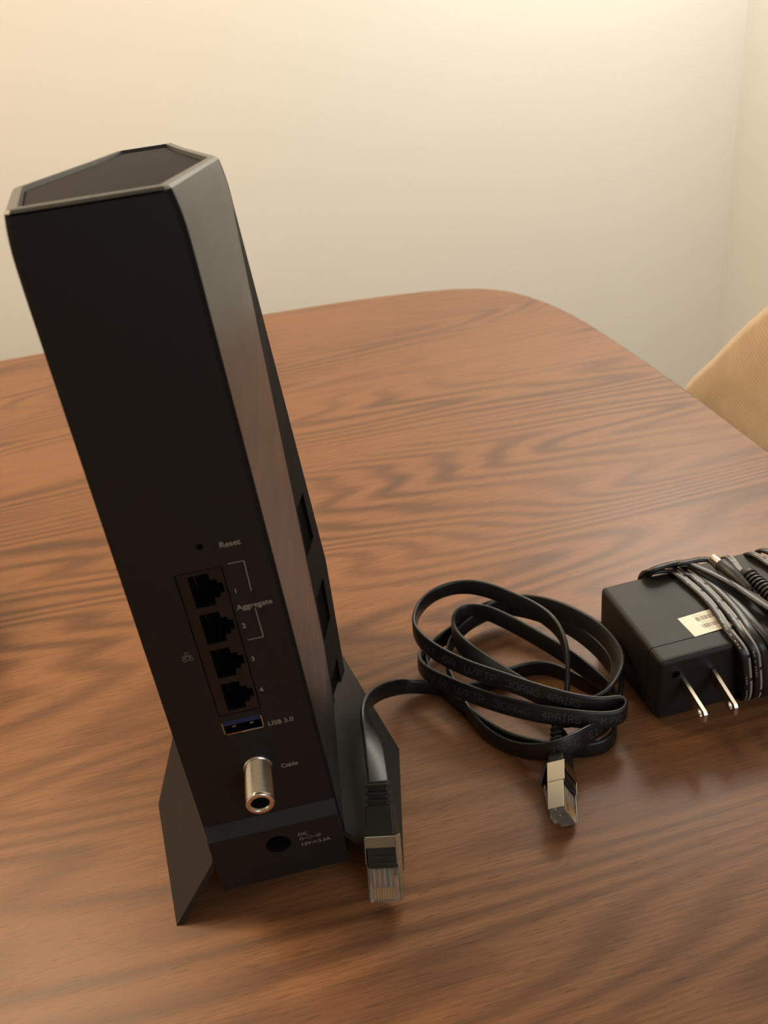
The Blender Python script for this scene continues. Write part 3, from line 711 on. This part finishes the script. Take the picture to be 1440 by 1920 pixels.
# sticker
st = [at(u, v, z=AO.z + BH + .06) for u, v in ((1276, 1159.5), (1303, 1194), (1356, 1178), (1329, 1145))]
ex = (st[3] - st[0]); ey = (st[0] - st[1])
ex = Vector((ex.x, ex.y, 0)); org = st[1]; ux = (st[2] - st[1]).normalized(); uy = (st[0] - st[1]); uy = (uy - ux * uy.dot(ux)).normalized()
g = G(); g.poly_prism([org, org + ux * 18.5, org + ux * 18.5 + uy * 13.2, org + uy * 13.2], (0, 0, .08)); lab = g.obj('barcode_label', M['label'], adapter)
random.seed(4)
g = G()
for row in (3.0, 8.0):
    x = 6.8
    while x < 17.8:
        w_ = random.choice((.16, .22, .35, .5)); a = org + ux * x + uy * row + Vector((0, 0, .1)); g.add([a, a + ux * w_, a + ux * w_ + uy * 2.7, a + uy * 2.7], [(0, 1, 2, 3)]); x += w_ + random.choice((.16, .25, .38))
for row, x0 in ((1.3, 8.5), (6.2, 8.5), (11.2, 6.5)):
    x = x0
    while x < 17.5:
        a = org + ux * x + uy * row + Vector((0, 0, .1)); w_ = random.choice((.35, .5)); 
        g.add([a, a + ux * w_, a + ux * w_ + uy * .22, a + uy * .22], [(0, 1, 2, 3)]); g.add([a + uy * .5, a + ux * .2 + uy * .5, a + ux * .2 + uy * 1.1, a + uy * 1.1], [(0, 1, 2, 3)]); x += .85
g.obj('barcode', M['ink'], lab)

# cord wound round the right part of the adapter -----------------------------------------
CR = 1.05
ZT_ = AO.z + BH
wraps = [  # (picture points over the top, height above the top of the box, style)
    ([(1216, 1073), (1229, 1063), (1258, 1071), (1290, 1093), (1322, 1121), (1346, 1151), (1367, 1184), (1383, 1218)], 1.7, 1),
    ([(1228, 1064), (1243, 1056), (1268, 1061), (1292, 1076), (1317, 1097), (1348, 1128), (1374, 1158), (1397, 1192), (1413, 1228)], 1.8, 1),
    ([(1240, 1058), (1262, 1052), (1284, 1062), (1308, 1079), (1336, 1098), (1362, 1122), (1388, 1152), (1410, 1186), (1427, 1228)], 1.9, 0),
    ([(1262, 1066), (1290, 1078), (1318, 1088), (1350, 1108), (1385, 1135), (1414, 1168), (1434, 1205), (1448, 1245)], 1.7, 0),
    ([(1218, 1070), (1234, 1055), (1258, 1049), (1284, 1054), (1314, 1066), (1346, 1081), (1378, 1098), (1410, 1117), (1444, 1140), (1462, 1165)], 4.6, 0),
    ([(1272, 1058), (1290, 1047), (1310, 1043), (1330, 1049), (1348, 1065), (1366, 1086), (1392, 1107), (1430, 1133), (1456, 1150), (1474, 1176)], 4.7, 0),
    ([(1305, 1048), (1318, 1038), (1334, 1033), (1350, 1035), (1366, 1045), (1382, 1065), (1400, 1089), (1420, 1112), (1445, 1138), (1466, 1180), (1480, 1210)], 2.6, 1),
    ([(1345, 1036), (1360, 1027), (1384, 1028), (1408, 1038), (1438, 1055), (1470, 1082), (1490, 1110), (1505, 1150)], 1.8, 1),
    ([(1400, 1030), (1425, 1028), (1455, 1042), (1485, 1065), (1512, 1100), (1528, 1140)], 1.8, 0)]
front_y = fa((0, 0, 0)).y; back_y = fa((0, BD, 0)).y
pts = []; tops = []
for wi, (uv, hh, st_) in enumerate(wraps):
    P = [at(u, v, z=ZT_ + hh) for u, v in uv]
    y_b = back_y + 2.4 + (hh - 1.7); 
    # clip the top run to the box's depth
    P = [p for p in P if front_y - 1.5 < p.y < back_y + 1.2]
    P[0] = Vector((P[0].x, min(P[0].y, back_y), P[0].z))
    xs, xe = P[0].x, P[-1].x
    nx = wraps[wi + 1][0][0] if wi + 1 < len(wraps) else None
    i0 = len(pts)
    off = hh - 1.7
    pts += [(xs - 1, back_y + 3.2 + off * .6, ZT_ - 7), (xs - .6, back_y + 2.2 + off * .5, ZT_ - 1.5 + off * .3)]
    pts += [tuple(p) for p in P]
    fy = front_y - 3.0 - off * .6
    pts += [(xe + 1.2, fy + .6, ZT_ - 1.6), (xe + 2.6, fy - .3, ZT_ - 9), (xe + 4.5, fy - .8, ZT_ - 22), (xe + 5.2, fy + .6, 6), (xe + 5.4, fy + 8, 1.75 + .0)]
    tops.append((i0, len(pts), st_))
    if nx is not None:
        nb_ = at(*nx, z=ZT_ + 2); pts += [(lerp(xe + 5, nb_.x - 4, .5), 62, 1.75), (nb_.x - 3.5, back_y - 4, 1.75), (nb_.x - 2.5, back_y + 3.4, 5), (nb_.x - 1.5, back_y + 3.9, 16)]
cpath = smooth(catmull([(*p, i) for i, p in enumerate(pts)], 1.5), 3)
CPX = []
for i, q in enumerate(cpath):
    p = Vector(q[:3]); a = Vector(cpath[max(0, i - 1)][:3]); b = Vector(cpath[min(len(cpath) - 1, i + 1)][:3]); t = (b - a).normalized()
    cenp = Vector((p.x, (front_y + back_y) / 2, AO.z + BH / 2))
    # outward normal of the box under the cord
    dy = (p.y - cenp.y) / (BD / 2 + 3); dz_ = (p.z - cenp.z) / (BH / 2 + 3)
    o_ = Vector((0, math.copysign(abs(dy) ** 4, dy), math.copysign(abs(dz_) ** 4, dz_))); o_ = (o_ - t * o_.dot(t)).normalized()
    sdv = o_.cross(t).normalized()
    CPX.append((p, t, o_, sdv, q[3]))
def fig8(p, o_, s_, r):
    pts_ = []
    for c, a0 in ((1, -PI * .42), (-1, PI * .58)):
        for k in range(7):
            a = a0 + k * PI * .84 / 6
            pts_.append(p + s_ * (c * r * .86 + math.cos(a) * r) + o_ * math.sin(a) * r)
    return pts_
g = G(); g.sweep([fig8(p, o_, s_, CR) for p, t, o_, s_, _ in CPX])
cord = g.obj('power_cord', M['cord'], adapter, True)
# printed dashes and marks on the cord
g = G(); g2 = G(); acc = 0.0
for i in range(1, len(CPX)):
    p0, _, o0, s0, k0 = CPX[i - 1]; p1, _, o1, s1, k1 = CPX[i]
    inside = any(a - .1 <= k1 <= b and st_ for a, b, st_ in tops)
    L_ = (p1 - p0).length; acc += L_
    if not inside: continue
    if acc % 13.5 < 12.0:
        def at8(p, o_, s_, w_): a = math.radians(74); return p + s_ * (CR * .86 + math.cos(a + w_) * CR * 1.04) + o_ * math.sin(a + w_) * CR * 1.04
        for w0_, w1_ in ((-.60, -.3), (-.3, 0), (0, .3), (.3, .60)):
            g.add([at8(p0, o0, s0, w0_), at8(p0, o0, s0, w1_), at8(p1, o1, s1, w1_), at8(p1, o1, s1, w0_)], [(0, 1, 2, 3)])
    if (acc % 30) < 17 and random.random() < .72:
        def at9(p, o_, s_, w_): a = math.radians(95); return p + s_ * (-CR * .86 + math.cos(a + w_) * CR * 1.04) + o_ * math.sin(a + w_) * CR * 1.04
        q = p0.lerp(p1, .15); r_ = p0.lerp(p1, .75)
        g2.add([at9(q, o0, s0, -.24), at9(q, o0, s0, .24), at9(r_, o1, s1, .24), at9(r_, o1, s1, -.24)], [(0, 1, 2, 3)])
g.obj('cord_stripe', M['stripe'], cord); g2.obj('cord_marking', M['stripe'], cord)
# strain relief at the adapter's side, on top right, and the barrel plug tucked under the cord
def along(a, b):
    a, b = Vector(a), Vector(b); z = (b - a).normalized(); x = z.cross(Vector((0, 0, 1))).normalized(); y = x.cross(z)
    return frame(a, x, y, z), (b - a).length
a = at(1336, 1044, z=ZT_ + 6.6); b = at(1402, 1103, z=ZT_ + 4.6)
f_, L_ = along(a, b)
g = G(); g.lathe([(1.35, .0), (1.6, .0), (1.9, .3), (1.9, 6.0)], f_, 28, True); bar = g.obj('barrel_tip', M['steel'], adapter, True); bar['label'] = 'bright metal barrel tip'
g = G(); g.lathe([(1.9, 5.8), (3.1, 6.0), (3.4, 6.6), (3.5, 15), (2.9, 18), (2.0, L_), (1.5, L_ + 2)], f_, 28, True, True); g.obj('barrel_plug', M['boot'], adapter, True)
a = at(1400, 1078, z=ZT_ + 2.6); b = at(1452, 1122, z=ZT_ + 4.2); f_, L_ = along(a, b)
prof = [(2.6, -2), (3.8, -1), (4.2, 1)]; h = 3.0
prof += [(4.2, 2.4)]
while h < L_ + 4: prof += [(2.9, h), (2.9, h + 1.1), (4.0, h + 1.2), (4.0, h + 2.2)]; h += 2.4
g = G(); g.lathe(prof, f_, 28, True, True); g.obj('strain_relief', M['boot'], adapter, False)
